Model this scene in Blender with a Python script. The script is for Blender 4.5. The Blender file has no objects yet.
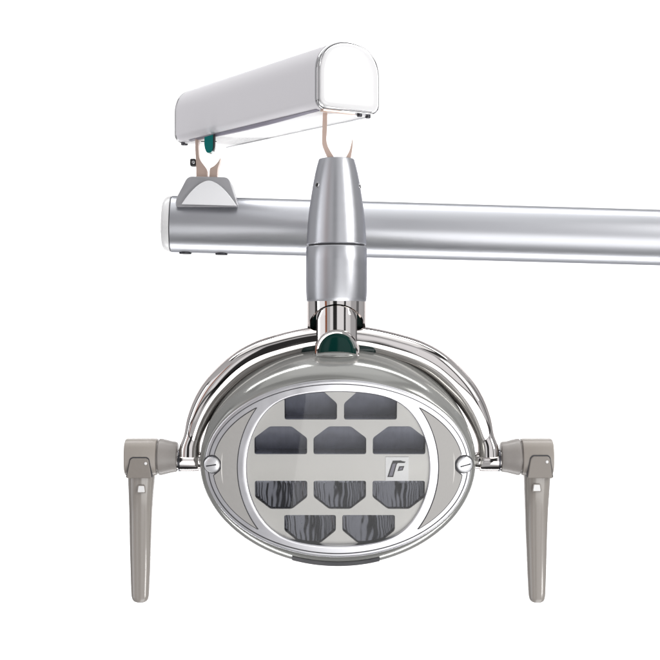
import bpy, bmesh, math, random
from mathutils import Vector, Matrix

random.seed(7)
SC = bpy.context.scene
COL = SC.collection
D = 1200.0            # camera distance in mm; all sizes below are millimetres
sin, cos, pi = math.sin, math.cos, math.pi


def at(px, py, dep=0.0):
    """point of the object at a given depth (mm behind the lamp axis)"""
    s = (D + dep) / D
    return Vector(((px - 330) * s, dep, (330 - py) * s))


# ------------------------------------------------------------------ materials
def new_mat(name):
    m = bpy.data.materials.new(name)
    m.use_nodes = True
    nt = m.node_tree
    return m, nt, nt.nodes['Principled BSDF']


def metal(name, col, rough, metallic=1.0, scale=40, stretch=(1, 1, 1), dr=0.06, bump=0.0, coat=0.0, dc=0.05):
    m, nt, b = new_mat(name)
    tc = nt.nodes.new('ShaderNodeTexCoord')
    mp = nt.nodes.new('ShaderNodeMapping')
    mp.inputs['Scale'].default_value = stretch
    nz = nt.nodes.new('ShaderNodeTexNoise')
    nz.inputs['Scale'].default_value = scale
    nz.inputs['Detail'].default_value = 6
    nt.links.new(tc.outputs['Object'], mp.inputs['Vector'])
    nt.links.new(mp.outputs['Vector'], nz.inputs['Vector'])
    mr = nt.nodes.new('ShaderNodeMapRange')
    mr.inputs['From Min'].default_value = 0.3
    mr.inputs['From Max'].default_value = 0.7
    mr.inputs['To Min'].default_value = max(0, rough - dr)
    mr.inputs['To Max'].default_value = rough + dr
    nt.links.new(nz.outputs['Fac'], mr.inputs['Value'])
    nt.links.new(mr.outputs['Result'], b.inputs['Roughness'])
    mx = nt.nodes.new('ShaderNodeMix')
    mx.data_type = 'RGBA'
    mx.inputs['A'].default_value = tuple(c * (1 - dc) for c in col) + (1,)
    mx.inputs['B'].default_value = tuple(min(1, c * (1 + dc)) for c in col) + (1,)
    nt.links.new(nz.outputs['Fac'], mx.inputs['Factor'])
    nt.links.new(mx.outputs['Result'], b.inputs['Base Color'])
    b.inputs['Metallic'].default_value = metallic
    b.inputs['Coat Weight'].default_value = coat
    b.inputs['Coat Roughness'].default_value = 0.06
    if bump:
        bp = nt.nodes.new('ShaderNodeBump')
        bp.inputs['Strength'].default_value = bump
        bp.inputs['Distance'].default_value = 0.0006
        nt.links.new(nz.outputs['Fac'], bp.inputs['Height'])
        nt.links.new(bp.outputs['Normal'], b.inputs['Normal'])
    return m


M = {}
M['chrome'] = metal('chrome', (0.80, 0.77, 0.755), 0.055, dr=0.02, scale=18)
M['satin'] = metal('satin_aluminium', (0.60, 0.61, 0.64), 0.35, scale=30, stretch=(1, 1, 6), dr=0.012, dc=0.008)
M['tube'] = metal('brushed_tube', (0.53, 0.54, 0.57), 0.38, scale=30, stretch=(1, 10, 10), dr=0.012, dc=0.008)
M['bezel'] = metal('silver_bezel', (0.77, 0.77, 0.80), 0.33, scale=60, dr=0.05)
M['shell'] = metal('grey_shell', (0.33, 0.333, 0.32), 0.15, metallic=0.42, scale=9, dr=0.02, dc=.03)
M['shell'].node_tree.nodes['Principled BSDF'].inputs['Specular IOR Level'].default_value = 0.35
M['insert'] = metal('warm_grey_insert', (0.44, 0.43, 0.415), 0.45, metallic=0.0, scale=300, bump=0.15)
M['panel'] = metal('reflector_panel', (0.84, 0.825, 0.79), 0.40, metallic=0.0, scale=90, dc=.02)
M['handle'] = metal('handle_plastic', (0.345, 0.315, 0.285), 0.34, metallic=0.0, scale=500, bump=0.06, dc=0.03)
M['grip'] = metal('grip_plastic', (0.31, 0.285, 0.26), 0.38, metallic=0.0, scale=500, bump=0.03, dc=0.03, coat=0.9)
g_ = M['grip'].node_tree.nodes['Principled BSDF']
g_.inputs['Coat IOR'].default_value = 1.7
g_.inputs['Coat Roughness'].default_value = 0.13
M['handle_dark'] = metal('handle_flap_plastic', (0.27, 0.245, 0.222), 0.36, metallic=0.0, scale=500, bump=0.06, dc=0.03)
M['arm'] = metal('arm_paint', (0.78, 0.77, 0.798), 0.33, metallic=0.0, coat=0.15, scale=60, dr=0.01, dc=0.004)
M['cap'] = metal('end_cap_white', (0.84, 0.84, 0.85), 0.22, metallic=0.0, coat=0.4, scale=25, dc=0.01)
M['rim'] = metal('polished_rim', (0.62, 0.62, 0.63), 0.10, dr=0.03)
M['stud'] = metal('screw_steel', (0.93, 0.94, 0.97), 0.4)
M['copper'] = metal('bronze_fork', (0.74, 0.57, 0.49), 0.3, metallic=0.5, scale=60, dr=0.03, dc=.03)
M['black'] = metal('black_rubber', (0.018, 0.018, 0.020), 0.45, metallic=0.0)
M['screw'] = metal('dark_screw', (0.10, 0.10, 0.11), 0.25)
M['seam'] = metal('dark_seam', (0.05, 0.05, 0.055), 0.5, metallic=0.0)
M['green'] = metal('dark_green', (0.002, 0.029, 0.024), 0.12, metallic=0.0)  # neck recess, and the green reflection coloured onto the hub
M['green'].node_tree.nodes['Principled BSDF'].inputs['Specular IOR Level'].default_value = 0.25
M['teal'] = metal('teal_latch', (0.01, 0.20, 0.19), 0.14, metallic=0.2, coat=0.5)
M['white'] = metal('white_plastic', (0.86, 0.86, 0.86), 0.3, metallic=0.0, dc=0.01)
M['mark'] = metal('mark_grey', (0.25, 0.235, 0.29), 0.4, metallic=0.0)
M['strip'] = metal('dark_grey_strip', (0.035, 0.035, 0.04), 0.6, metallic=0.0)
M['strip'].node_tree.nodes['Principled BSDF'].inputs['Specular IOR Level'].default_value = 0.2
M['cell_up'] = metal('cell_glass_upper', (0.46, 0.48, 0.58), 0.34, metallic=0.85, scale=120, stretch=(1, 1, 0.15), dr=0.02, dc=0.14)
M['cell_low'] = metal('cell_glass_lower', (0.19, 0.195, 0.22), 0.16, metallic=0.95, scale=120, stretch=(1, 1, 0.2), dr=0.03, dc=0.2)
M['cell_wall'] = metal('cell_wall', (0.25, 0.25, 0.27), 0.12, metallic=1.0)


# the metals' reflectance at grazing angles (tinted dark to dim the backdrop's reflection at their edges)
for k_, t_ in (('tube', (.22, .22, .245)), ('satin', (.45, .45, .48)), ('chrome', (.62, .58, .57)), ('shell', (.45, .45, .44)), ('bezel', (.7, .7, .73))):
    M[k_].node_tree.nodes['Principled BSDF'].inputs['Specular Tint'].default_value = t_ + (1,)


def glass_mat():
    m = bpy.data.materials.new('clear_cover_glass')
    m.use_nodes = True
    nt = m.node_tree
    nt.nodes.clear()
    out = nt.nodes.new('ShaderNodeOutputMaterial')
    mix = nt.nodes.new('ShaderNodeMixShader')
    tr = nt.nodes.new('ShaderNodeBsdfTransparent')
    tr.inputs['Color'].default_value = (0.98, 0.985, 0.985, 1)
    gl = nt.nodes.new('ShaderNodeBsdfGlossy')
    gl.inputs['Roughness'].default_value = 0.03
    fr = nt.nodes.new('ShaderNodeFresnel')
    fr.inputs['IOR'].default_value = 1.40
    nt.links.new(fr.outputs[0], mix.inputs[0])
    nt.links.new(tr.outputs[0], mix.inputs[1])
    nt.links.new(gl.outputs[0], mix.inputs[2])
    nt.links.new(mix.outputs[0], out.inputs[0])
    return m


M['glass'] = glass_mat()

# ------------------------------------------------------------------ object helpers
CENTRE = {}


def link(name, bm, mats, parent=None, smooth=True, angle=40, bevel=0.0):
    """one mesh object; bm is in world millimetres, its origin goes to its own centre"""
    bmesh.ops.remove_doubles(bm, verts=bm.verts, dist=1e-4)
    bmesh.ops.recalc_face_normals(bm, faces=bm.faces)
    vs = [v.co for v in bm.verts]
    lo = Vector((min(v.x for v in vs), min(v.y for v in vs), min(v.z for v in vs)))
    hi = Vector((max(v.x for v in vs), max(v.y for v in vs), max(v.z for v in vs)))
    c = (lo + hi) / 2
    bmesh.ops.translate(bm, verts=bm.verts, vec=-c)
    bmesh.ops.scale(bm, verts=bm.verts, vec=(0.001,) * 3)
    me = bpy.data.meshes.new(name)
    bm.to_mesh(me)
    bm.free()
    for m in (mats if isinstance(mats, (list, tuple)) else [mats]):
        me.materials.append(m)
    if smooth:
        for p in me.polygons:
            p.use_smooth = True
        me.set_sharp_from_angle(angle=math.radians(angle))
    o = bpy.data.objects.new(name, me)
    COL.objects.link(o)
    c = c * 0.001
    CENTRE[o] = c
    if parent is not None:
        o.parent = parent
        o.location = c - CENTRE[parent]
    else:
        o.location = c
    if bevel:
        b = o.modifiers.new('edge', 'BEVEL')
        b.width = bevel * 0.001
        b.segments = 3
        b.limit_method = 'ANGLE'
        b.angle_limit = math.radians(40)
        b.harden_normals = False
    return o


def loft(bm, rings, cap0=True, cap1=True, closed=True, mi=0):
    vr = [[bm.verts.new(p) for p in r] for r in rings]
    n = len(rings[0])
    for a, b in zip(vr, vr[1:]):
        for i in range(n if closed else n - 1):
            j = (i + 1) % n
            f = bm.faces.new((a[i], a[j], b[j], b[i]))
            f.material_index = mi
    if cap0:
        bm.faces.new(vr[0]).material_index = mi
    if cap1:
        bm.faces.new(list(reversed(vr[-1]))).material_index = mi
    return vr


def ring(c, u, v, ru, rv, n=64, ex=2.0):
    out = []
    for i in range(n):
        t = 2 * pi * i / n
        a, b = cos(t), sin(t)
        if ex != 2.0:
            a = math.copysign(abs(a) ** (2 / ex), a)
            b = math.copysign(abs(b) ** (2 / ex), b)
        out.append(c + u * (ru * a) + v * (rv * b))
    return out


X, Y, Z = Vector((1, 0, 0)), Vector((0, 1, 0)), Vector((0, 0, 1))


def lathe(bm, c, axis, u, v, prof, n=72, cap0=True, cap1=True, mi=0):
    """prof: (distance along axis, radius)"""
    return loft(bm, [ring(c + axis * d, u, v, max(r, 0.01), max(r, 0.01), n) for d, r in prof], cap0, cap1, mi=mi)


def cyl(bm, c, axis, r, h, n=40, ch=0.6, mi=0):
    axis = axis.normalized()
    u = axis.orthogonal().normalized()
    v = axis.cross(u)
    lathe(bm, c, axis, u, v, [(0, r - ch), (ch * .3, r - ch * .3), (ch, r), (h - ch, r), (h - ch * .3, r - ch * .3), (h, r - ch)], n, mi=mi)


def prism(bm, pts, off, mi=0):
    """pts: 3D polygon, extruded by vector off"""
    a = [bm.verts.new(p) for p in pts]
    b = [bm.verts.new(p + off) for p in pts]
    n = len(a)
    bm.faces.new(a).material_index = mi
    bm.faces.new(list(reversed(b))).material_index = mi
    for i in range(n):
        j = (i + 1) % n
        bm.faces.new((a[i], b[i], b[j], a[j])).material_index = mi


def catmull(pts, n=10):
    out = []
    P = [pts[0]] + list(pts) + [pts[-1]]
    for i in range(1, len(P) - 2):
        p0, p1, p2, p3 = P[i - 1], P[i], P[i + 1], P[i + 2]
        for k in range(n):
            t = k / n
            out.append(tuple(0.5 * (2 * b + (c - a) * t + (2 * a - 5 * b + 4 * c - d) * t * t + (3 * b - a - 3 * c + d) * t ** 3)
                             for a, b, c, d in zip(p0, p1, p2, p3)))
    out.append(tuple(pts[-1]))
    return out


def rounded(poly, r, n=5):
    """2D polygon with rounded corners; r a number or one per corner"""
    out = []
    m = len(poly)
    for i in range(m):
        p0, p, p1 = Vector(poly[i - 1]), Vector(poly[i]), Vector(poly[(i + 1) % m])
        rr = r[i] if isinstance(r, (list, tuple)) else r
        a, b = (p0 - p), (p1 - p)
        d = min(rr, a.length * .49, b.length * .49)
        if d < 0.05:
            out.append(p.copy())
            continue
        A, B = p + a.normalized() * d, p + b.normalized() * d
        for k in range(n + 1):
            t = k / n
            out.append(A * (1 - t) ** 2 + p * 2 * t * (1 - t) + B * t * t)
    return out


# ------------------------------------------------------------------ the thing
root = bpy.data.objects.new('dental_lamp', None)
root.empty_display_size = 0.05
COL.objects.link(root)
CENTRE[root] = Vector((0.007, 0.0, -0.236))
root.location = CENTRE[root]
root['label'] = 'oval chrome and grey dental operating light with two drop handles, hung from a silver tube'
root['category'] = 'dental lamp'
root['kind'] = 'thing'

# ---------------------------------------------------------------- support tube
TD = 250.0
tl = at(170, 224, TD)
tr_dir = Vector((1, math.tan(math.radians(2.0)), -math.tan(math.radians(1.42)))).normalized()
tu = tr_dir.cross(Z).normalized()      # towards the camera
tv = tu.cross(tr_dir).normalized()
TR = 34.0
bm = bmesh.new()
lathe(bm, tl, tr_dir, tu, tv, [(2.0, TR - .8), (2.6, TR), (40, TR), (300, TR), (700, TR), (1100, TR)], 96)
tube = link('support_tube', bm, M['tube'], root)
bm = bmesh.new()
lathe(bm, tl, tr_dir, tu, tv, [(-9.6, 1), (-9.4, 12), (-9.0, 22), (-8.2, 28), (-6.5, 31), (-4, 33.0), (-1.5, 33.7), (0.6, 34.0), (1.2, 33.4), (1.4, 30)], 96)
link('end_cap', bm, M['white'], tube)
bm = bmesh.new()
lathe(bm, tl, tr_dir, tu, tv, [(1.0, 30), (1.0, 33.1), (2.2, 33.1), (2.2, 30)], 96, False, False)
link('seam_ring', bm, M['seam'], tube)
for px in (186, 222):
    bm = bmesh.new()
    d = (at(px, 224, TD).x - tl.x) / tr_dir.x
    base = tl + tr_dir * d - tv * (TR - 1.0) - tu * 1
    cyl(bm, base, -tv, 7.6, 3.0, 32, 1.2)
    link('plug', bm, M['screw'], tube)

# ---------------------------------------------------------------- mounting bracket (saddle on the tube)
bd = TD - 4
prof = rounded([(175.5, 203), (176.5, 197.5), (186.5, 178.5), (190, 176.3), (226, 177.2), (229.5, 179.5), (237.8, 204.5), (237.2, 207), (176, 207)],
               [2, 3, 3, 2, 2, 3, 2, 2, 2])
bm = bmesh.new()
prism(bm, [at(p.x, p.y, bd - 30) + Vector((0, 0, 0)) for p in prof], Vector((0, 52, 0)))
brk = link('mounting_bracket', bm, metal('bracket_grey', (0.50, 0.50, 0.52), 0.35, metallic=0.6), root, bevel=1.5)
arc = [(182, 204.6)] + [(209.5 - 27.5 * cos(t), 205 - 25.2 * sin(t) ** 1.0) for t in [pi * k / 24 for k in range(1, 24)]] + [(236.5, 206)]
arc2 = []
for k in range(33):
    t = -1 + 2 * k / 32
    arc2.append((209.3 + 27.5 * t, 180.2 + 24.4 * abs(t) ** 1.75 + 0.7 * (t + 1)))
bm = bmesh.new()
front = [at(p[0], p[1], bd - 31.5) for p in arc2]
prism(bm, front, Vector((0, -4.0, 0)))
link('cover_plate', bm, metal('cover_white', (.94, .95, .97), .3, metallic=0, dc=.003), brk, bevel=0.8)

# ---------------------------------------------------------------- spring arm
psi = math.radians(31.4)
av = Vector((-sin(psi) * 342, cos(psi) * 342, 11.5)).normalized()     # near end -> far end
au = Vector((cos(psi), sin(psi), 0))                                   # across, to the right
aw = Vector((0, 0, 1))
N0 = Vector((-11.7, -30, 216.5))                                       # near, left, bottom corner
AW, AH, AL = 72.5, 69.0, 342.0


def arm_profile(ins=0.0, n=10):
    pts = []
    r = 10 - ins * .5
    w0, w1, h0, h1 = ins, AW - ins, ins, AH - ins
    for k in range(n + 1):                  # bottom left
        t = pi + pi / 2 * k / n
        pts.append((w0 + r + r * cos(t), h0 + r + r * sin(t)))
    for k in range(n + 1):                  # bottom right
        t = 1.5 * pi + pi / 2 * k / n
        pts.append((w1 - r + r * cos(t), h0 + r + r * sin(t)))
    hw, ah = (w1 - w0) / 2, 33 - ins * .3
    for k in range(4 * n + 1):              # arched top
        t = pi * k / (4 * n)
        a, b = cos(t), sin(t)
        a = math.copysign(abs(a) ** (2 / 2.25), a)
        b = abs(b) ** (2 / 2.25)
        pts.append(((w0 + w1) / 2 + hw * a, h1 - ah + ah * b))
    return pts


def arm_pt(p, d):
    return N0 + au * p[0] + aw * p[1] + av * d


bm = bmesh.new()
loft(bm, [[arm_pt(p, d) for p in arm_profile()] for d in (6, 7, 40, 120, 200, 280, AL - 6)])
arm = link('spring_arm', bm, M['arm'], root)
for near in (True, False):
    bm = bmesh.new()
    e = (lambda t: t) if near else (lambda t: AL - t)
    loft(bm, [[arm_pt(p, e(d)) for p in arm_profile(i)] for d, i in
              ((5.6, 1.2), (5.0, .3), (4.4, -.35), (1.9, -.35), (0.9, 0.15), (0.35, 0.9))], cap1=False)
    loft(bm, [[arm_pt(p, e(d)) for p in arm_profile(i)] for d, i in ((0.35, .9), (0.7, 1.5), (0.7, 2.3))], cap0=False, cap1=False)
    c = link('end_cap', bm, M['rim'], arm)
    bm = bmesh.new()
    loft(bm, [[arm_pt(p, e(d)) for p in arm_profile(i)] for d, i in
              ((2.0, 2.3), (0.3, 2.35), (-0.7, 2.9), (-1.5, 4.2), (-1.9, 6.0), (-2.0, 9.0))])
    link('end_plate', bm, M['cap'], arm)
# underside sheet whitened to look lit from below, fine trim along its far edge
bm = bmesh.new()
loft(bm, [[arm_pt(p, d) for p in [(9, 1), (9, -.9), (9.6, -1.3), (64.4, -1.3), (65, -.9), (65, 1)]] for d in (9, 10, 120, 230, AL - 10, AL - 9)])
link('underside_lit_plate', bm, metal('underside_lit_white', (.95, .95, .955), .25, metallic=0, dc=.003), arm)
bm = bmesh.new()
loft(bm, [[arm_pt(p, d) for p in [(65.4, .6), (65.4, -1.9), (66.6, -2.1), (66.9, .8)]] for d in (9, 120, 230, AL - 10)])
link('edge_trim', bm, M['rim'], arm)
# thin grey strip modelling the shade along the lower left edge
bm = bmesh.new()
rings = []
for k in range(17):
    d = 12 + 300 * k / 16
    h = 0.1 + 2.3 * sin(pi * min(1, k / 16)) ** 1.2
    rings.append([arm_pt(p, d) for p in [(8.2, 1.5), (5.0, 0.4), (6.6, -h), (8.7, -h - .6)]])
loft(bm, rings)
link('shade_strip', bm, M['mark'], arm)
for (wx, d, r) in ((52, 6, 2.6), (64, 9, 2.8), (10, 334, 4.2)):
    bm = bmesh.new()
    cyl(bm, arm_pt((wx, 1.0), d), Vector((0, 0, -1)), r, 4.2, 20, .8)
    link('screw', bm, M['screw'], arm)
bm = bmesh.new()
loft(bm, [[arm_pt(p, d) for p in [(7, 0.2), (7, -2.2), (44, -2.2), (44, 0.2)]] for d in (1.5, 7.5)])
link('trim_strip', bm, M['copper'], arm, bevel=.4)

# ---------------------------------------------------------------- forks
def ribbon_fork(name, outline, dep, th, mat):
    bm = bmesh.new()
    for poly in outline:
        prism(bm, [at(p[0], p[1], dep) for p in poly], Vector((0, th, 0)))
    return link(name, bm, mat, root, bevel=.5)


lp = catmull([(323.0, 109), (322.6, 120), (322.2, 133), (322.2, 143), (323.6, 148), (327, 156), (329.5, 160.5)], 6)
rp = catmull([(337.5, 160.5), (334.8, 158), (330.5, 151.5), (327.4, 145), (326.4, 138), (327.0, 128), (327.2, 109)], 6)
lp2 = catmull([(343.5, 160.5), (345.5, 158), (349.3, 151), (351.3, 144), (353.0, 135.5)], 6)
rp2 = catmull([(353.0, 135.5), (352.6, 146), (351.5, 154), (350.3, 160.5)], 6)
lp = [p for p in lp]
ribbon_fork('front_fork', [lp + rp, lp2 + rp2], -9, 12, M['copper'])
fl = catmull([(195.2, 138), (195.3, 150), (195.8, 160), (196.2, 170), (196.2, 182)], 6)
fr_ = catmull([(207.8, 182), (207.2, 172), (206.3, 168.5), (203, 164), (199.5, 158.5), (198.4, 150), (198.3, 138)], 6)
f2 = catmull([(208.6, 182), (209.4, 174), (210.2, 168.5), (214.2, 165.8), (217.8, 162), (220.4, 157.5)], 6)
f3 = catmull([(220.4, 157.5), (219.4, 163), (217.8, 168), (217.2, 175), (217.4, 182)], 6)
rf = ribbon_fork('rear_fork', [fl + fr_, f2 + f3, [(196.3, 180.5), (217, 180.5), (217, 184), (196.3, 184)]], TD - 27, 16, M['copper'])
bm = bmesh.new()
prism(bm, [at(p.x, p.y, TD - 25) for p in rounded([(190, 158.6), (195.6, 158.6), (195.6, 165.8), (190, 165.8)], 1.5)], Vector((0, 10, 0)))
link('fork_bolt', bm, M['black'], rf, bevel=.6)
bm = bmesh.new()
cyl(bm, at(193.2, 162.2, TD - 26.4), Y, 2.0, 3, 20, .5)
link('bolt_head', bm, M['rim'], rf)
# green latch
bm = bmesh.new()
prism(bm, [at(p.x, p.y, 172) for p in rounded([(204.3, 137), (213.0, 134.5), (213.0, 148), (211.5, 152.8), (206.6, 153.0), (204.3, 147)], [.2, .2, 3, 3, 3, 3])],
      Vector((0, 12, 0)))
lt = link('release_latch', bm, M['teal'], root, bevel=1.5)
bm = bmesh.new()
prism(bm, [at(p.x, p.y, 173) for p in rounded([(213.1, 134.5), (214.9, 134.0), (214.6, 147), (213.1, 151.5)], [.2, .2, 1, 1])],
      Vector((0, 11, 0)))
link('latch_edge', bm, M['black'], lt, bevel=.4)
bm = bmesh.new()
prism(bm, [at(201, 141.0, 177), at(216.5, 141.0, 177), at(216.5, 142.0, 177), at(201, 142.0, 177)], Vector((0, 3, 0)))
link('latch_pin', bm, M['rim'], lt)

# ---------------------------------------------------------------- swivel cone, collar, neck
AX = 336.5
c0 = at(AX, 330)
def zz(py): return 330 - py
bm = bmesh.new()
lathe(bm, c0, Z, X, Y, [(zz(p), r) for p, r in
      ((162, 6), (160.5, 10), (159.2, 16.8), (159.6, 17.6), (161, 18.1), (166, 19.5), (173, 21.2), (182, 23.0), (191, 24.5),
       (202, 26.2), (214, 27.8), (226, 28.9), (238, 29.6), (244.2, 29.8), (244.9, 29.2), (245.2, 26))], 96)
cone = link('swivel_cone', bm, M['satin'], root)
bm = bmesh.new()
lathe(bm, c0, Z, X, Y, [(zz(p), r) for p, r in ((244.6, 27.9), (247.6, 27.9))], 96)
link('seam_ring', bm, M['seam'], cone)
def cone_r(py): return 24.5 + (py - 191) * .16
for ang, py in ((-143, 190.5), (-14, 191)):
    a = math.radians(ang)
    dirv = Vector((cos(a), sin(a), 0.16)).normalized()
    bm = bmesh.new()
    cyl(bm, Vector((c0.x, 0, zz(py))) + dirv * (cone_r(py) - 2.2), dirv, 2.9, 2.5, 24, .3)
    h = link('set_screw', bm, M['rim'], cone)
    bm = bmesh.new()
    cyl(bm, Vector((c0.x, 0, zz(py))) + dirv * (cone_r(py) - .4), dirv, 2.0, 0.9, 24, .2)
    link('screw_socket', bm, M['black'], cone)
bm = bmesh.new()
lathe(bm, c0, Z, X, Y, [(zz(p), r) for p, r in
      ((246.6, 27), (246.9, 29.6), (247.8, 30.2), (262, 30.5), (280, 30.6), (292, 30.4), (298, 30.0), (300.4, 29.8), (301.6, 29.3), (302, 26))], 96)
link('swivel_collar', bm, M['satin'], root)
# chrome neck sleeve with an arched cut-out at front and back
bm = bmesh.new()
NR, n = 29.2, 120
top, bot, bin_, tin = [], [], [], []
for i in range(n):
    t = 2 * pi * i / n
    x = cos(t)
    zb = zz(331.5) + 26.8 * math.sqrt(max(0, 1 - x * x))
    top.append(Vector((c0.x + NR * cos(t), NR * sin(t), zz(301.2))))
    bot.append(Vector((c0.x + NR * cos(t), NR * sin(t), zb)))
    bin_.append(Vector((c0.x + (NR - 2.2) * cos(t), (NR - 2.2) * sin(t), zb)))
    tin.append(Vector((c0.x + (NR - 2.2) * cos(t), (NR - 2.2) * sin(t), zz(301.2))))
loft(bm, [top, bot, bin_, tin], False, False)
neck = link('neck_sleeve', bm, M['chrome'], root)
bm = bmesh.new()
prism(bm, [Vector((c0.x - 26.5, 2, zz(301.6))), Vector((c0.x + 26.5, 2, zz(301.6))), Vector((c0.x + 26.5, 2, zz(332))), Vector((c0.x - 26.5, 2, zz(332)))], Vector((0, 4, 0)))
link('neck_liner', bm, M['green'], neck)
bm = bmesh.new()
SR, sx = 28.2, 20.0
fr0, bk0 = [], []
m_ = 40
for k in range(m_ + 1):
    x = -sx + 2 * sx * k / m_
    zt = zz(331.5) + 25.6 * math.sqrt(1 - (x / 28.4) ** 2)
    yf_ = -math.sqrt(SR * SR - x * x)
    fr0.append([Vector((c0.x + x, yf_, zt - .5)), Vector((c0.x + x, yf_, zt - 8)), Vector((c0.x + x, yf_, zz(342)))])
    bk0.append([Vector((c0.x + x, 0, zz(342))), Vector((c0.x + x, 0, zt)), Vector((c0.x + x, yf_ + .5, zt))])
loft(bm, [f + b for f, b in zip(fr0, bk0)])
link('stem', bm, M['chrome'], neck)

# ---------------------------------------------------------------- yoke
yl = [(189.4, 456, 10.8), (189.9, 448, 10.2), (192.7, 437, 8.9), (198.0, 420, 10.8), (206.8, 401.9, 12.6), (218.8, 385.9, 13.8), (239.2, 366.8, 14.2), (260.1, 354.8, 14.2),
      (282.3, 347.4, 13.9), (306, 341.7, 13.6), (325, 339.2, 13.6), (337.5, 338.4, 13.6)]
yr = [(2 * 337.8 - x + 2.2, y, r) for x, y, r in reversed(yl[:-1])]
yp = catmull(yl + yr, 8)
bm = bmesh.new()
rings = []
for i, (px, py, r) in enumerate(yp):
    p = at(px, py)
    q0, q1 = yp[max(0, i - 1)], yp[min(len(yp) - 1, i + 1)]
    t = (at(q1[0], q1[1]) - at(q0[0], q0[1])).normalized()
    u = Y.cross(t).normalized()
    rings.append(ring(p, u, Y, r, r * 1.3, 48, 2.5))
loft(bm, rings)
yoke = link('yoke', bm, M['chrome'], root)
# hub boss; dark green cap stands in for a reflection in its chrome
hc = at(337, 351.5)
bm = bmesh.new()
lathe(bm, hc + Vector((0, -32, 0)), Y, X, Z, [(0.6, 19.4), (0, 20.3), (.4, 21.4), (1.6, 22), (30, 22), (58, 22)], 72)
link('hub_boss', bm, M['chrome'], yoke)
bm = bmesh.new()
lathe(bm, hc + Vector((0, -32, 0)), Y, X, Z, [(-2.6, 1), (-2.2, 8), (-1.2, 14), (0.2, 18), (1.4, 19.3), (3, 19.4)], 72)
link('hub_reflection_green', bm, M['green'], yoke)
bm = bmesh.new()
lathe(bm, at(298, 349, -12), X, Y, Z, [(0, 1), (1.2, 3), (6, 5.4), (20, 6.4), (60, 6.4), (74, 5.4), (79, 3), (80, 1)], 40)
link('pivot_block', bm, metal('pivot_black_green', (.004, .018, .017), .2, metallic=0), yoke)
for sgn, jx0, jx1 in ((-1, 199.0, 177.5), (1, 479.5, 501.0)):
    bm = bmesh.new()
    a, b = at(jx0, 460.3), at(jx1, 460.3)
    ax = (b - a).normalized()
    L = (b - a).length
    lathe(bm, a, ax, Y, Z, [(-6, 7), (-4, 8.0), (-.2, 8.4), (0, 10.1), (.6, 10.6), (L - 2, 10.6), (L - 1.4, 9.2), (L + 2, 9.2)], 64)
    link('side_joint', bm, M['chrome'], yoke)
    bm = bmesh.new()
    lathe(bm, a, ax, Y, Z, [(L - 3.6, 10.1), (L - 3.4, 10.9), (L - 1.4, 10.9), (L - 1.2, 10.1)], 64, False, False)
    link('joint_ring', bm, M['screw'], yoke)

# ---------------------------------------------------------------- lamp head
SH = 1150.0 / 1200.0
TH = math.radians(10.0)
KZ = SH / cos(math.radians(16.5))
HC = at(338, 471.3, -50)


def head(px, py, y=0.0):
    """px, py measured from the face centre, y = depth behind the face plane"""
    x, z = px * SH, py * KZ
    return HC + Vector((x, y * cos(TH) - z * sin(TH), z * cos(TH) + y * sin(TH)))


def sag(px, py):
    return 15.0 * (px / 136.0) ** 2 + 5.0 * (py / 89.0) ** 2


def hring(a, b, y, n=160, follow=True, cz=0.0):
    out = []
    for i in range(n):
        t = 2 * pi * i / n
        px, py = a * cos(t), b * sin(t) + cz
        out.append(head(px, py, y + (sag(px, py) if follow else 0)))
    return out


bm = bmesh.new()
rings = [hring(133.0, 86.5, 1.2), hring(135.6, 89.2, .6), hring(136.8, 90.6, 1.4), hring(138.6, 94.0, 3.5), hring(140.3, 98.2, 7, 160, True, -.4), hring(141.2, 101.6, 12, 160, True, -.6)]
for y, a, b, cz in ((23, 141.0, 103.8, 0), (34, 140.8, 106.0, 2.0), (42, 139.8, 105.5, 4.0), (52, 138, 102.5, 5.6), (64, 135, 97.5, 6.2), (78, 128, 89.5, 6.2), (92, 114, 78.5, 6), (104, 95, 66, 6), (113, 71, 51, 6), (119, 46, 34, 6), (122, 18, 14, 6), (122.5, 1, 1, 6)):
    rings.append(hring(a, b, 12 + (y - 12) * 1.36, 160, False, cz))
loft(bm, rings, cap0=False)
shell = link('lamp_head', bm, M['shell'], root, angle=60)

# bezel
LR, LTOP = 92.0, 77.3


def lens_r(t):
    """distance from the centre to the lens opening in direction t"""
    c, s = cos(t), sin(t)
    r1 = LR
    r2 = 1 / math.sqrt((c / 160.0) ** 2 + (s / LTOP) ** 2)
    k = 14.0
    return (r1 ** -k + r2 ** -k) ** (-1 / k)


def ell_r(t, a, b):
    return 1 / math.sqrt((cos(t) / a) ** 2 + (sin(t) / b) ** 2)


n = 240
bm = bmesh.new()
rings = []
for k in range(-3, 13):
    r = []
    for i in range(n):
        t = 2 * pi * i / n
        r0, r1 = lens_r(t), ell_r(t, 135.2, 88.8)
        if k == -3:
            rr, dy = r0 - .4, 9.0
        elif k == -2:
            rr, dy = r0, 1.5
        elif k == -1:
            rr, dy = r0 + .5, .3
        elif k == 12:
            rr, dy = r1, 1.0
        elif k == 11:
            rr, dy = r1 - .6, .2
        else:
            rr, dy = r0 + 1.2 + (r1 - 1.6 - r0 - 1.2) * k / 10, 0
        px, py = rr * cos(t), rr * sin(t)
        r.append(head(px, py, sag(px, py) + dy))
    rings.append(r)
loft(bm, rings, False, False)
bezel = link('bezel', bm, M['bezel'], shell, angle=60)
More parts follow.
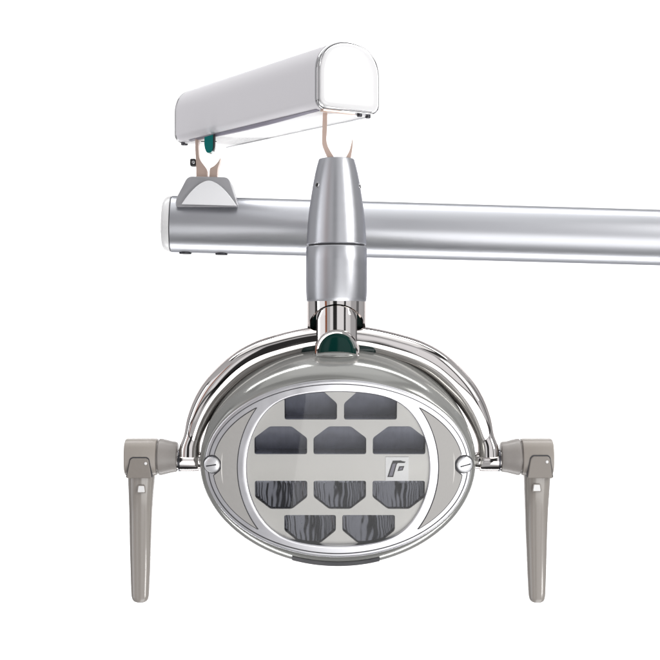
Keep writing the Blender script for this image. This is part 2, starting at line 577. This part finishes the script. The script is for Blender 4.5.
# fine dark seam round the bezel
bm = bmesh.new()
def seam_ring(a, b, w, lift):
    rr = []
    for da, l in ((0, .3), (0, lift), (w, lift), (w, .3)):
        rr.append([head((a + da) * cos(2 * pi * i / n), (b + da) * sin(2 * pi * i / n),
                        sag((a + da) * cos(2 * pi * i / n), (b + da) * sin(2 * pi * i / n)) - l) for i in range(n)])
    loft(bm, rr, False, False)
seam_ring(131.0, 84.2, .75, .55)
link('bezel_seam', bm, M['seam'], shell)


# crescent inserts (with notch for the screw)
def crescent(sg, grow, nseg=72):
    """left/right columns for the patch: for each py the px interval"""
    out = []
    for k in range(nseg + 1):
        py = 60.0 * cos(pi * k / nseg)
        py *= (1 + grow / 60.0)
        ri, ao, bo = 101.8 - grow, 126.0 + grow, 79.0 + grow
        i_ = math.sqrt(max(0, ri * ri - py * py))
        o_ = ao * math.sqrt(max(0, 1 - (py / bo) ** 2))
        dy = py - 3.0
        rn = 9.6 - grow
        if abs(dy) < rn:
            o_ = min(o_, 127.0 - math.sqrt(rn * rn - dy * dy))
        if o_ < i_ + .1:
            m = (o_ + i_) / 2
            o_, i_ = m + .05, m - .05
        out.append((py, i_ * sg, o_ * sg))
    return out


def crescent_mesh(bm, sg, grow, lift, low):
    rows = crescent(sg, grow)
    top = []
    for py, a, b in rows:
        top.append([head(a + (b - a) * j / 6, py, sag(a + (b - a) * j / 6, py) - lift) for j in range(7)])
    vr = loft(bm, top, False, False, closed=False)
    # skirt
    edge = [r[0] for r in vr] + vr[-1][1:] + [r[-1] for r in reversed(vr[:-1])] + list(reversed(vr[0][1:-1]))
    dn = (head(0, 0, low + lift) - head(0, 0, 0))
    bot = [bm.verts.new(v.co + dn) for v in edge]
    for i in range(len(edge)):
        j = (i + 1) % len(edge)
        bm.faces.new((edge[i], edge[j], bot[j], bot[i]))


for sg in (-1, 1):
    bm = bmesh.new()
    crescent_mesh(bm, sg, .85, .45, .5)
    link('insert_gasket', bm, M['seam'], shell)
    bm = bmesh.new()
    crescent_mesh(bm, sg, 0, .9, .5)
    link('side_insert', bm, M['insert'], shell)
    # slotted screw
    px, py = 127.0 * sg + .4, 3.2
    nrm = (head(0, 0, -1) - head(0, 0, 0))
    nrm = (nrm + X * (.22 * sg)).normalized()
    bm = bmesh.new()
    base = head(px, py, sag(px, py) + 1)
    u = nrm.orthogonal().normalized()
    v = nrm.cross(u)
    lathe(bm, base, nrm, u, v, [(0, 8.1), (2.6, 8.1), (4.2, 7.5), (4.9, 6.2), (5.2, 3), (5.3, .5)], 48)
    s = link('face_screw', bm, M['stud'], shell)
    bm = bmesh.new()
    su = (X * .97 + Z * .2)
    su = (su - nrm * su.dot(nrm)).normalized()
    sv = nrm.cross(su)
    q = base + nrm * 5.0
    prism(bm, [q + su * 5.2 - sv * .55, q + su * 5.2 + sv * .55, q - su * 5.2 + sv * .55, q - su * 5.2 - sv * .55], nrm * .45)
    link('screw_slot', bm, M['strip'], shell)
    bm = bmesh.new()
    lathe(bm, base, nrm, u, v, [(.4, 8.0), (1.5, 8.0), (1.5, 9.2), (.4, 9.3)], 48, False, False)
    link('screw_gasket', bm, M['seam'], shell)

# reflector panel with its windows
PD = 11.0          # depth of the panel behind the face plane


def cell_poly(x0, x1, y0, y1, ch, cw, up, cl=True, cr=True):
    """y0 = straight edge next to the middle band, y1 = outer edge; chamfer on the outer side"""
    s = 1 if up else -1
    p = [(x0, y0)]
    if cl:
        p += [(x0, y1 - s * ch), (x0 + cw, y1)]
    else:
        p += [(x0, y1)]
    if cr:
        p += [(x1 - cw, y1), (x1, y1 - s * ch)]
    else:
        p += [(x1, y1)]
    p += [(x1, y0)]
    return p


cells = []
for x0, x1 in ((254, 307), (313.4, 366.4), (373, 426)):
    cells.append(('up', cell_poly(x0 - 338, x1 - 338, 467 - 453.0, 467 - 425.2, 11.5, 15.5, True)))
    cells.append(('low', cell_poly(x0 - 338, x1 - 338, 467 - 479.6, 467 - 508.0, 12, 15.5, False)))
cells.append(('up', cell_poly(284.5 - 338, 337 - 338, 467 - 418.6, 467 - 388.5, 14, 16, True, False, True)))
cells.append(('up', cell_poly(344 - 338, 397 - 338, 467 - 418.6, 467 - 388.5, 14, 16, True, True, False)))
cells.append(('low', cell_poly(283.5 - 338, 336 - 338, 467 - 514.2, 467 - 543.0, 13, 16, False, True, True)))
cells.append(('low', cell_poly(342.5 - 338, 396 - 338, 467 - 514.2, 467 - 543.0, 13, 16, False, True, True)))

cu = bpy.data.curves.new('panel_outline', 'CURVE')
cu.dimensions = '2D'
cu.fill_mode = 'BOTH'
cu.extrude = 0.8


def add_spline(pts):
    s = cu.splines.new('POLY')
    s.points.add(len(pts) - 1)
    for q, p in zip(s.points, pts):
        q.co = (p[0], p[1], 0, 1)
    s.use_cyclic_u = True


add_spline([(118 * cos(2 * pi * i / 96), 92 * sin(2 * pi * i / 96)) for i in range(96)])
for kind, poly in cells:
    add_spline([tuple(p) for p in rounded(poly, 2.2, 3)])
co = bpy.data.objects.new('panel_outline', cu)
COL.objects.link(co)
bpy.context.view_layer.update()
me = bpy.data.meshes.new_from_object(co.evaluated_get(bpy.context.evaluated_depsgraph_get()))
bpy.data.objects.remove(co)
bpy.data.curves.remove(cu)
bm = bmesh.new()
bm.from_mesh(me)
bpy.data.meshes.remove(me)
for v in bm.verts:
    v.co = head(v.co.x, v.co.y, PD - v.co.z)
link('reflector_panel', bm, M['panel'], shell, smooth=False)

# every cell: a short metal funnel with a fluted back plate
for ci, (kind, poly) in enumerate(cells):
    low = kind == 'low'
    bm = bmesh.new()
    outl = rounded(poly, 2.2, 3)
    cx = sum(p.x for p in outl) / len(outl)
    cy = sum(p.y for p in outl) / len(outl)
    ay0, ay1 = min(abs(p.y) for p in outl), max(abs(p.y) for p in outl)
    dmax, dmin = (18.0, 6.0) if low else (18.5, 4.0)

    def depth(y):       # each reflector leans towards the middle band
        g = (abs(y) - ay0) / (ay1 - ay0)
        return dmax + (dmin - dmax) * g

    r = []
    for dd, sc in ((.75, .996), (3.2, .99), (dmax + 4, .985)):
        r.append([head(cx + (p.x - cx) * sc, cy + (p.y - cy) * sc, PD + dd) for p in outl])
    loft(bm, r[:2], False, False, mi=2)
    loft(bm, r[1:], False, False, mi=1)
    xs = [p.x for p in outl]
    x0, x1 = min(xs), max(xs)

    def span(x):
        ys = []
        m = len(outl)
        for i in range(m):
            a, b = outl[i], outl[(i + 1) % m]
            if (a.x - x) * (b.x - x) <= 0 and abs(a.x - b.x) > 1e-6:
                ys.append(a.y + (b.y - a.y) * (x - a.x) / (b.x - a.x))
        return (min(ys), max(ys)) if ys else (cy, cy)

    rnd = random.Random(ci * 13 + 5)
    ph = [rnd.uniform(0, 6.28) for _ in range(6)]
    cols = []
    NX, NZ = 96, 26
    for i in range(NX + 1):
        x = x0 + .3 + (x1 - x0 - .6) * i / NX
        ya, yb = span(x)
        u_ = (i / NX - .5) * 2
        col = []
        for j in range(NZ + 1):
            y = ya + (yb - ya) * j / NZ
            w_ = (y - cy) / 15.0
            if low:
                rr = math.hypot(u_ * 1.3 + .25, w_ * .7 - .2)
                edge = abs(u_ + .1) ** 2
                wave = (.05 + .17 * edge) * sin(u_ * (31 + 5 * sin(ph[5])) + ph[0] + 1.2 * sin(w_ * 2.2 + u_ * 4 + ph[1]) + .35 * sin(w_ * 7 + ph[2])) \
                    + .22 * sin(rr * 7.5 + ph[3] + .5 * sin(u_ * 13 + ph[4])) * math.exp(-rr * rr * 2.2) - 2.6 * u_ * u_ - .8 * w_ * w_
            else:
                wave = .045 * sin(u_ * 24 + ph[0]) + .012 * sin(u_ * 61 + ph[1]) - 1.6 * u_ * u_
            col.append(head(cx + (x - cx) * .992, cy + (y - cy) * .992, PD + depth(y) + wave))
        cols.append(col)
    loft(bm, cols, False, False, closed=False, mi=0)
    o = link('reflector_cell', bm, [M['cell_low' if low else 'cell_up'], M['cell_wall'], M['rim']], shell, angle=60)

# backing wall inside the head so nothing shows through
bm = bmesh.new()
loft(bm, [hring(120, 82, y, 96, False) for y in (45, 47)])
link('inner_wall', bm, M['black'], shell)

# logo plate
bm = bmesh.new()
def pl(x, y, d): return head(x - 338, 467 - y, PD - d)
prism(bm, [pl(386, 455.6, 1.0), pl(409.2, 455.6, 1.0), pl(409.2, 479.4, 1.0), pl(386, 479.4, 1.0)], head(0, 0, -.7) - head(0, 0, 0), 0)
def zq(p): return (375 + p[0] / 14.667, 445 + p[1] / 14.667)
def mark(poly, d, mi, th=.25):
    prism(bm, [pl(*zq(p), d) for p in poly], head(0, 0, -th) - head(0, 0, 0), mi)
mark([(268, 207), (388, 205), (408, 214), (458, 222), (440, 241), (345, 241), (327, 258), (275, 447), (190, 447), (245, 260)], 1.7, 1)
mark([(268, 250), (312, 246), (262, 428), (214, 430)], 1.95, 2)
mark([(362, 291), (438, 285), (416, 348), (340, 360)], 1.7, 1)
mark([(376, 306), (416, 301), (404, 333), (362, 342)], 1.95, 2)
link('logo_plate', bm, [metal('logo_white', (.98, .98, .98), .3, metallic=0, dc=0.002), M['black'], M['mark']], shell, smooth=False)

# clear cover
bm = bmesh.new()
rings = []
for k in range(13):
    f = max(k / 12, .002)
    rings.append([head(lens_r(2 * pi * i / 160) * 1.01 * f * cos(2 * pi * i / 160), lens_r(2 * pi * i / 160) * 1.01 * f * sin(2 * pi * i / 160),
                       3.2 + sag(lens_r(2 * pi * i / 160) * f * cos(2 * pi * i / 160), lens_r(2 * pi * i / 160) * f * sin(2 * pi * i / 160)) * .6) for i in range(160)])
loft(bm, rings, True, False)
link('lens_cover', bm, M['glass'], shell)

bm = bmesh.new()
hs = at(336, 355.5, -24)  # bump shaped as the grey lower reflection in the hub's chrome
loft(bm, [ring(hs + Z * (5.6 * sin(t)), X, Y, max(.01, 24 * cos(t)), max(.01, 15 * cos(t)), 48) for t in [-pi / 2 + pi * k / 24 for k in range(25)]])
link('hub_reflection_grey', bm, M['shell'], shell)

# dark strip let into the lower rim
bm = bmesh.new()
rows = []
for k in range(25):
    px = -47 + 90 * k / 24
    row = []
    for a, b, y, cz in ((138.8, 94.4, 3.7, -.0), (140.3, 98.2, 7, -.4), (141.2, 101.6, 12, -.6), (141.0, 103.2, 20, -.4), (140.6, 103.7, 27, 0)):
        b += .7
        py = -b * math.sqrt(1 - (px / a) ** 2) + cz
        row.append(head(px, py, y + (sag(px, py) if y < 20 else (4 if y == 20 else 0)) - .2))
    rows.append(row)
loft(bm, rows, False, False, closed=False)
link('rim_strip', bm, M['strip'], shell)

# ---------------------------------------------------------------- handles
def handle(sg):
    """sg -1: left of the head, +1: right"""
    if sg < 0:
        xb0, xb1, cx0, cx1 = 126.3, 157.6, 159.4, 177.6
        bx = [(129.4, 476.0), (133.2, 457.8), (135.4, 456.3), (149.2, 456.3), (151.2, 457.8), (154.4, 476.0)]
        gx = [(472, 128.2, 155.4), (477, 128.3, 155.2), (490, 128.7, 153.9), (510, 129.4, 152.4), (530, 129.8, 151.6), (550, 130.2, 150.8), (570, 130.8, 150.2), (585, 131.3, 149.4),
              (592, 131.5, 149.1), (596, 131.9, 148.8), (599, 132.7, 148.0), (601, 134.2, 146.5), (602, 136.6, 144.2), (602.3, 139, 141.8)]
        ind, dot = (137.7, 145.0, 485.8, 492.2), (148.6, 461.4)
    else:
        xb0, xb1, cx0, cx1 = 551.2, 521.0, 519.2, 500.6
        bx = [(524.4, 476.0), (527.6, 457.0), (530, 454.4), (544.6, 454.4), (546.6, 456.4), (549.4, 476.0)]
        gx = [(472, 523.4, 550.2), (477, 523.6, 550.0), (490, 524.0, 549.2), (510, 524.8, 547.8), (530, 525.4, 547.0), (550, 526.4, 546.4), (570, 527.2, 545.9), (585, 528.0, 545.4),
              (592, 528.4, 545.1), (596, 528.8, 544.8), (599, 529.6, 544.2), (601, 531.0, 543.0), (602.2, 533.4, 540.8), (602.6, 536, 538.2)]
        ind, dot = (533.0, 540.6, 484.6, 491.0), (543.6, 459.8)
    yc, hh = 456.8, 18.2
    ax = X if sg < 0 else -X                       # from the outer end towards the head
    o0 = at(xb0, yc)
    L = abs(xb1 - xb0)
    bm = bmesh.new()
    def sq(d, r): return ring(o0 + ax * d, Y, Z, r * .95, r, 64, 2.6)
    loft(bm, [sq(0, hh - .9), sq(.2, hh - .35), (sq(.6, hh - .05)), sq(1.2, hh), sq(L - 1.2, hh), sq(L - .3, hh - .4), sq(L, hh - 1.4)])
    h = link('handle', bm, M['handle'], root)
    bm = bmesh.new()
    c1 = at(cx0, yc)
    L2 = abs(cx1 - cx0)
    loft(bm, [ring(c1 + ax * d, Y, Z, r, r, 64) for d, r in ((-2.4, 15.5), (-.1, 15.5), (0, 17.6), (.7, 18.2), (3, 18.0), (8, 16.8), (13, 15.5), (L2 - 1.5, 15.0), (L2 - .4, 14.4), (L2, 13.2))])
    link('collar', bm, metal('collar_plastic', (0.30, 0.28, 0.265), 0.38, metallic=0.0, scale=500, bump=0.06), h)
    # grip
    bm = bmesh.new()
    rings = []
    for py, a, b in gx:
        w = (b - a) / 2
        f = (py - 472) / 130
        c = at((a + b) / 2, py, -2 - 30 * f * f)
        rings.append(ring(c, X, Y, w, w * (.98 - .12 * f), 56, 2.3))
    loft(bm, rings)
    g = link('grip', bm, M['grip'], h)
    # flap over the grip's root
    yf = -hh * .95
    bm = bmesh.new()
    pts = rounded([(p[0], p[1]) for p in bx], [1.5, 3, 3, 3, 3, 1.5])
    prism(bm, [at(p.x, p.y, 0) + Vector((0, yf - 1.6, 0)) for p in pts], Vector((0, 6, 0)))
    link('flap', bm, M['handle_dark'], h, bevel=1.2)
    bm = bmesh.new()
    cxm, cym = (bx[0][0] + bx[-1][0]) / 2, 475
    big = [((p.x - cxm) * 1.06 + cxm, (p.y - cym) * 1.06 + cym) for p in pts]
    prism(bm, [at(p[0], min(p[1], 475.2), 0) + Vector((0, yf - .5, 0)) for p in big], Vector((0, 5, 0)))
    link('flap_seam', bm, M['seam'], h)
    bm = bmesh.new()
    cyl(bm, at(dot[0], dot[1]) + Vector((0, yf - 1.2, 0)), -Y, 1.5, 1.1, 20, .4)
    link('pin', bm, M['white'], h)
    bm = bmesh.new()
    x0, x1, y0, y1 = ind
    gd = -15.75
    p4 = rounded([(x0 + .9, y0), (x1 - .9, y0), (x1, y1), (x0, y1)], 1.0, 3)
    prism(bm, [at(p.x, p.y, gd) for p in p4], Vector((0, -.9, 0)))
    link('indicator', bm, M['white'], h, bevel=.3)
    bm = bmesh.new()
    p4 = rounded([(x0 + .2, y0 - .8), (x1 - .1, y0 - .8), (x1 + .9, y1 + .7), (x0 - .9, y1 + .7)], 1.2, 3)
    prism(bm, [at(p.x, p.y, gd + .5) for p in p4], Vector((0, -1.0, 0)))
    link('indicator_frame', bm, M['handle_dark'], h)
    return h


handle(-1)
handle(1)

# ---------------------------------------------------------------- backdrop: white studio wall
bm = bmesh.new()
prism(bm, [Vector((-1800, 2600, -1320)), Vector((1800, 2600, -1320)), Vector((1800, 2600, 1320)), Vector((-1800, 2600, 1320))], Vector((0, 60, 0)))
bd_ = link('backdrop', bm, metal('white_paper', (0.88, 0.88, 0.88), 0.9, metallic=0.0, scale=3, dc=0.005), None, smooth=False)
bd_['kind'] = 'structure'
bd_['label'] = 'plain white studio backdrop behind the lamp'


# ---------------------------------------------------------------- light
def area(name, loc, target, sx, sy, power, col=(1, 1, 1)):
    l = bpy.data.lights.new(name, 'AREA')
    l.shape = 'RECTANGLE'
    l.size, l.size_y = sx, sy
    l.energy = power
    l.color = col
    o = bpy.data.objects.new(name, l)
    COL.objects.link(o)
    o.location = loc
    o.rotation_euler = (Vector(target) - Vector(loc)).to_track_quat('-Z', 'Y').to_euler()
    return o


area('backdrop_light', (0, 1.0, 2.3), (0, 2.6, -.2), 4.5, .5, 98)
area('backdrop_light', (0, 1.0, -2.3), (0, 2.6, .2), 4.5, .5, 98)
area('front_softbox', (.85, -1.9, -1.05), (.12, 0, -.1), 2.4, 1.65, 26, (1, .995, .985))
area('key_softbox', (1.7, -1.1, .9), (0.05, 0, -.05), .5, 1.2, 19, (1, .99, .97))
area('top_softbox', (-.1, -.25, 1.7), (0, 0, 0), 2.6, 1.6, 12)
area('left_softbox', (-1.9, -.45, .15), (0, 0, 0), .3, 1.5, 3.2, (.96, .97, 1))

w = bpy.data.worlds.new('World')
SC.world = w
w.use_nodes = True
nt = w.node_tree
bg = nt.nodes['Background']
tc = nt.nodes.new('ShaderNodeTexCoord')
sp = nt.nodes.new('ShaderNodeSeparateXYZ')
nt.links.new(tc.outputs['Generated'], sp.inputs[0])
mr = nt.nodes.new('ShaderNodeMapRange')
mr.inputs['From Min'].default_value = -1
mr.inputs['From Max'].default_value = 1
nt.links.new(sp.outputs['Z'], mr.inputs['Value'])
rp_ = nt.nodes.new('ShaderNodeValToRGB')
els = [(0.0, .03), (.045, .035), (.065, .42), (.30, .43), (.425, .42), (.437, .05), (.472, .05), (.484, .46), (.66, .48), (.855, .46), (.866, .04), (.945, .04), (.96, .45), (1.0, .5)]
cr = rp_.color_ramp
cr.elements[0].position, cr.elements[0].color = els[0][0], (els[0][1],) * 3 + (1,)
cr.elements[1].position, cr.elements[1].color = els[-1][0], (els[-1][1],) * 3 + (1,)
for p, v in els[1:-1]:
    e = cr.elements.new(p)
    e.color = (v, v * .99, v * 1.01, 1)
nt.links.new(mr.outputs['Result'], rp_.inputs['Fac'])
# made-up room: bright and dark bands added for reflections at eye level, by direction
at2 = nt.nodes.new('ShaderNodeMath')
at2.operation = 'ARCTAN2'
nt.links.new(sp.outputs['X'], at2.inputs[0])
neg = nt.nodes.new('ShaderNodeMath')
neg.operation = 'MULTIPLY'
neg.inputs[1].default_value = -1
nt.links.new(sp.outputs['Y'], neg.inputs[0])
nt.links.new(neg.outputs[0], at2.inputs[1])
am = nt.nodes.new('ShaderNodeMapRange')
am.inputs['From Min'].default_value = -pi
am.inputs['From Max'].default_value = pi
nt.links.new(at2.outputs[0], am.inputs['Value'])
azr = nt.nodes.new('ShaderNodeValToRGB')
azs = [(-180, 1), (-96, 1), (-94, .08), (-78, .08), (-76, 2.2), (-48, 2.0), (-46, (.55, .17, .07)), (-40, (.55, .17, .07)), (-38, .95), (-27, 1.0), (-25, 1.7), (-15, 1.7), (-13.5, .06), (1, .06), (2.5, 1.8),
       (29, 1.8), (30, .06), (37, .06), (38, 1.7), (56, 1.6), (60, .9), (84, .9), (86, .3), (98, .3), (100, 1), (180, 1)]
ar = azr.color_ramp
ar.elements[0].position, ar.elements[0].color = 0, (.5, .5, .5, 1)
ar.elements[1].position, ar.elements[1].color = 1, (.5, .5, .5, 1)
for a_, v_ in azs[1:-1]:
    e = ar.elements.new((a_ + 180) / 360)
    e.color = tuple(c / 2 for c in (v_ if isinstance(v_, tuple) else (v_,) * 3)) + (1,)
nt.links.new(am.outputs['Result'], azr.inputs['Fac'])
lev = nt.nodes.new('ShaderNodeValToRGB')          # only between the floor and the top of the bands
lr = lev.color_ramp
lr.elements[0].position, lr.elements[0].color = .36, (0, 0, 0, 1)
lr.elements[1].position, lr.elements[1].color = .78, (0, 0, 0, 1)
for p_ in (.38, .76):
    e = lr.elements.new(p_)
    e.color = (1, 1, 1, 1)
nt.links.new(mr.outputs['Result'], lev.inputs['Fac'])
dbl = nt.nodes.new('ShaderNodeMix')
dbl.data_type = 'RGBA'
dbl.blend_type = 'MIX'
dbl.inputs['A'].default_value = (.5, .5, .5, 1)
nt.links.new(lev.outputs['Color'], dbl.inputs['Factor'])
nt.links.new(azr.outputs['Color'], dbl.inputs['B'])
mul = nt.nodes.new('ShaderNodeMix')
mul.data_type = 'RGBA'
mul.blend_type = 'MULTIPLY'
mul.inputs['Factor'].default_value = 1
nt.links.new(rp_.outputs['Color'], mul.inputs['A'])
nt.links.new(dbl.outputs['Result'], mul.inputs['B'])
nt.links.new(mul.outputs['Result'], bg.inputs['Color'])
bg.inputs['Strength'].default_value = 2.0

# ---------------------------------------------------------------- camera
cam = bpy.data.cameras.new('Camera')
cam.sensor_width = 36
cam.lens = 36 * D / 660
cam.clip_start, cam.clip_end = 0.05, 100
co = bpy.data.objects.new('Camera', cam)
COL.objects.link(co)
co.location = (0, -D * .001, 0)
co.rotation_euler = (pi / 2, 0, 0)
SC.camera = co
SC.view_settings.view_transform = 'Standard'
SC.view_settings.look = 'None'
SC.view_settings.exposure = 0
SC.view_settings.gamma = 1
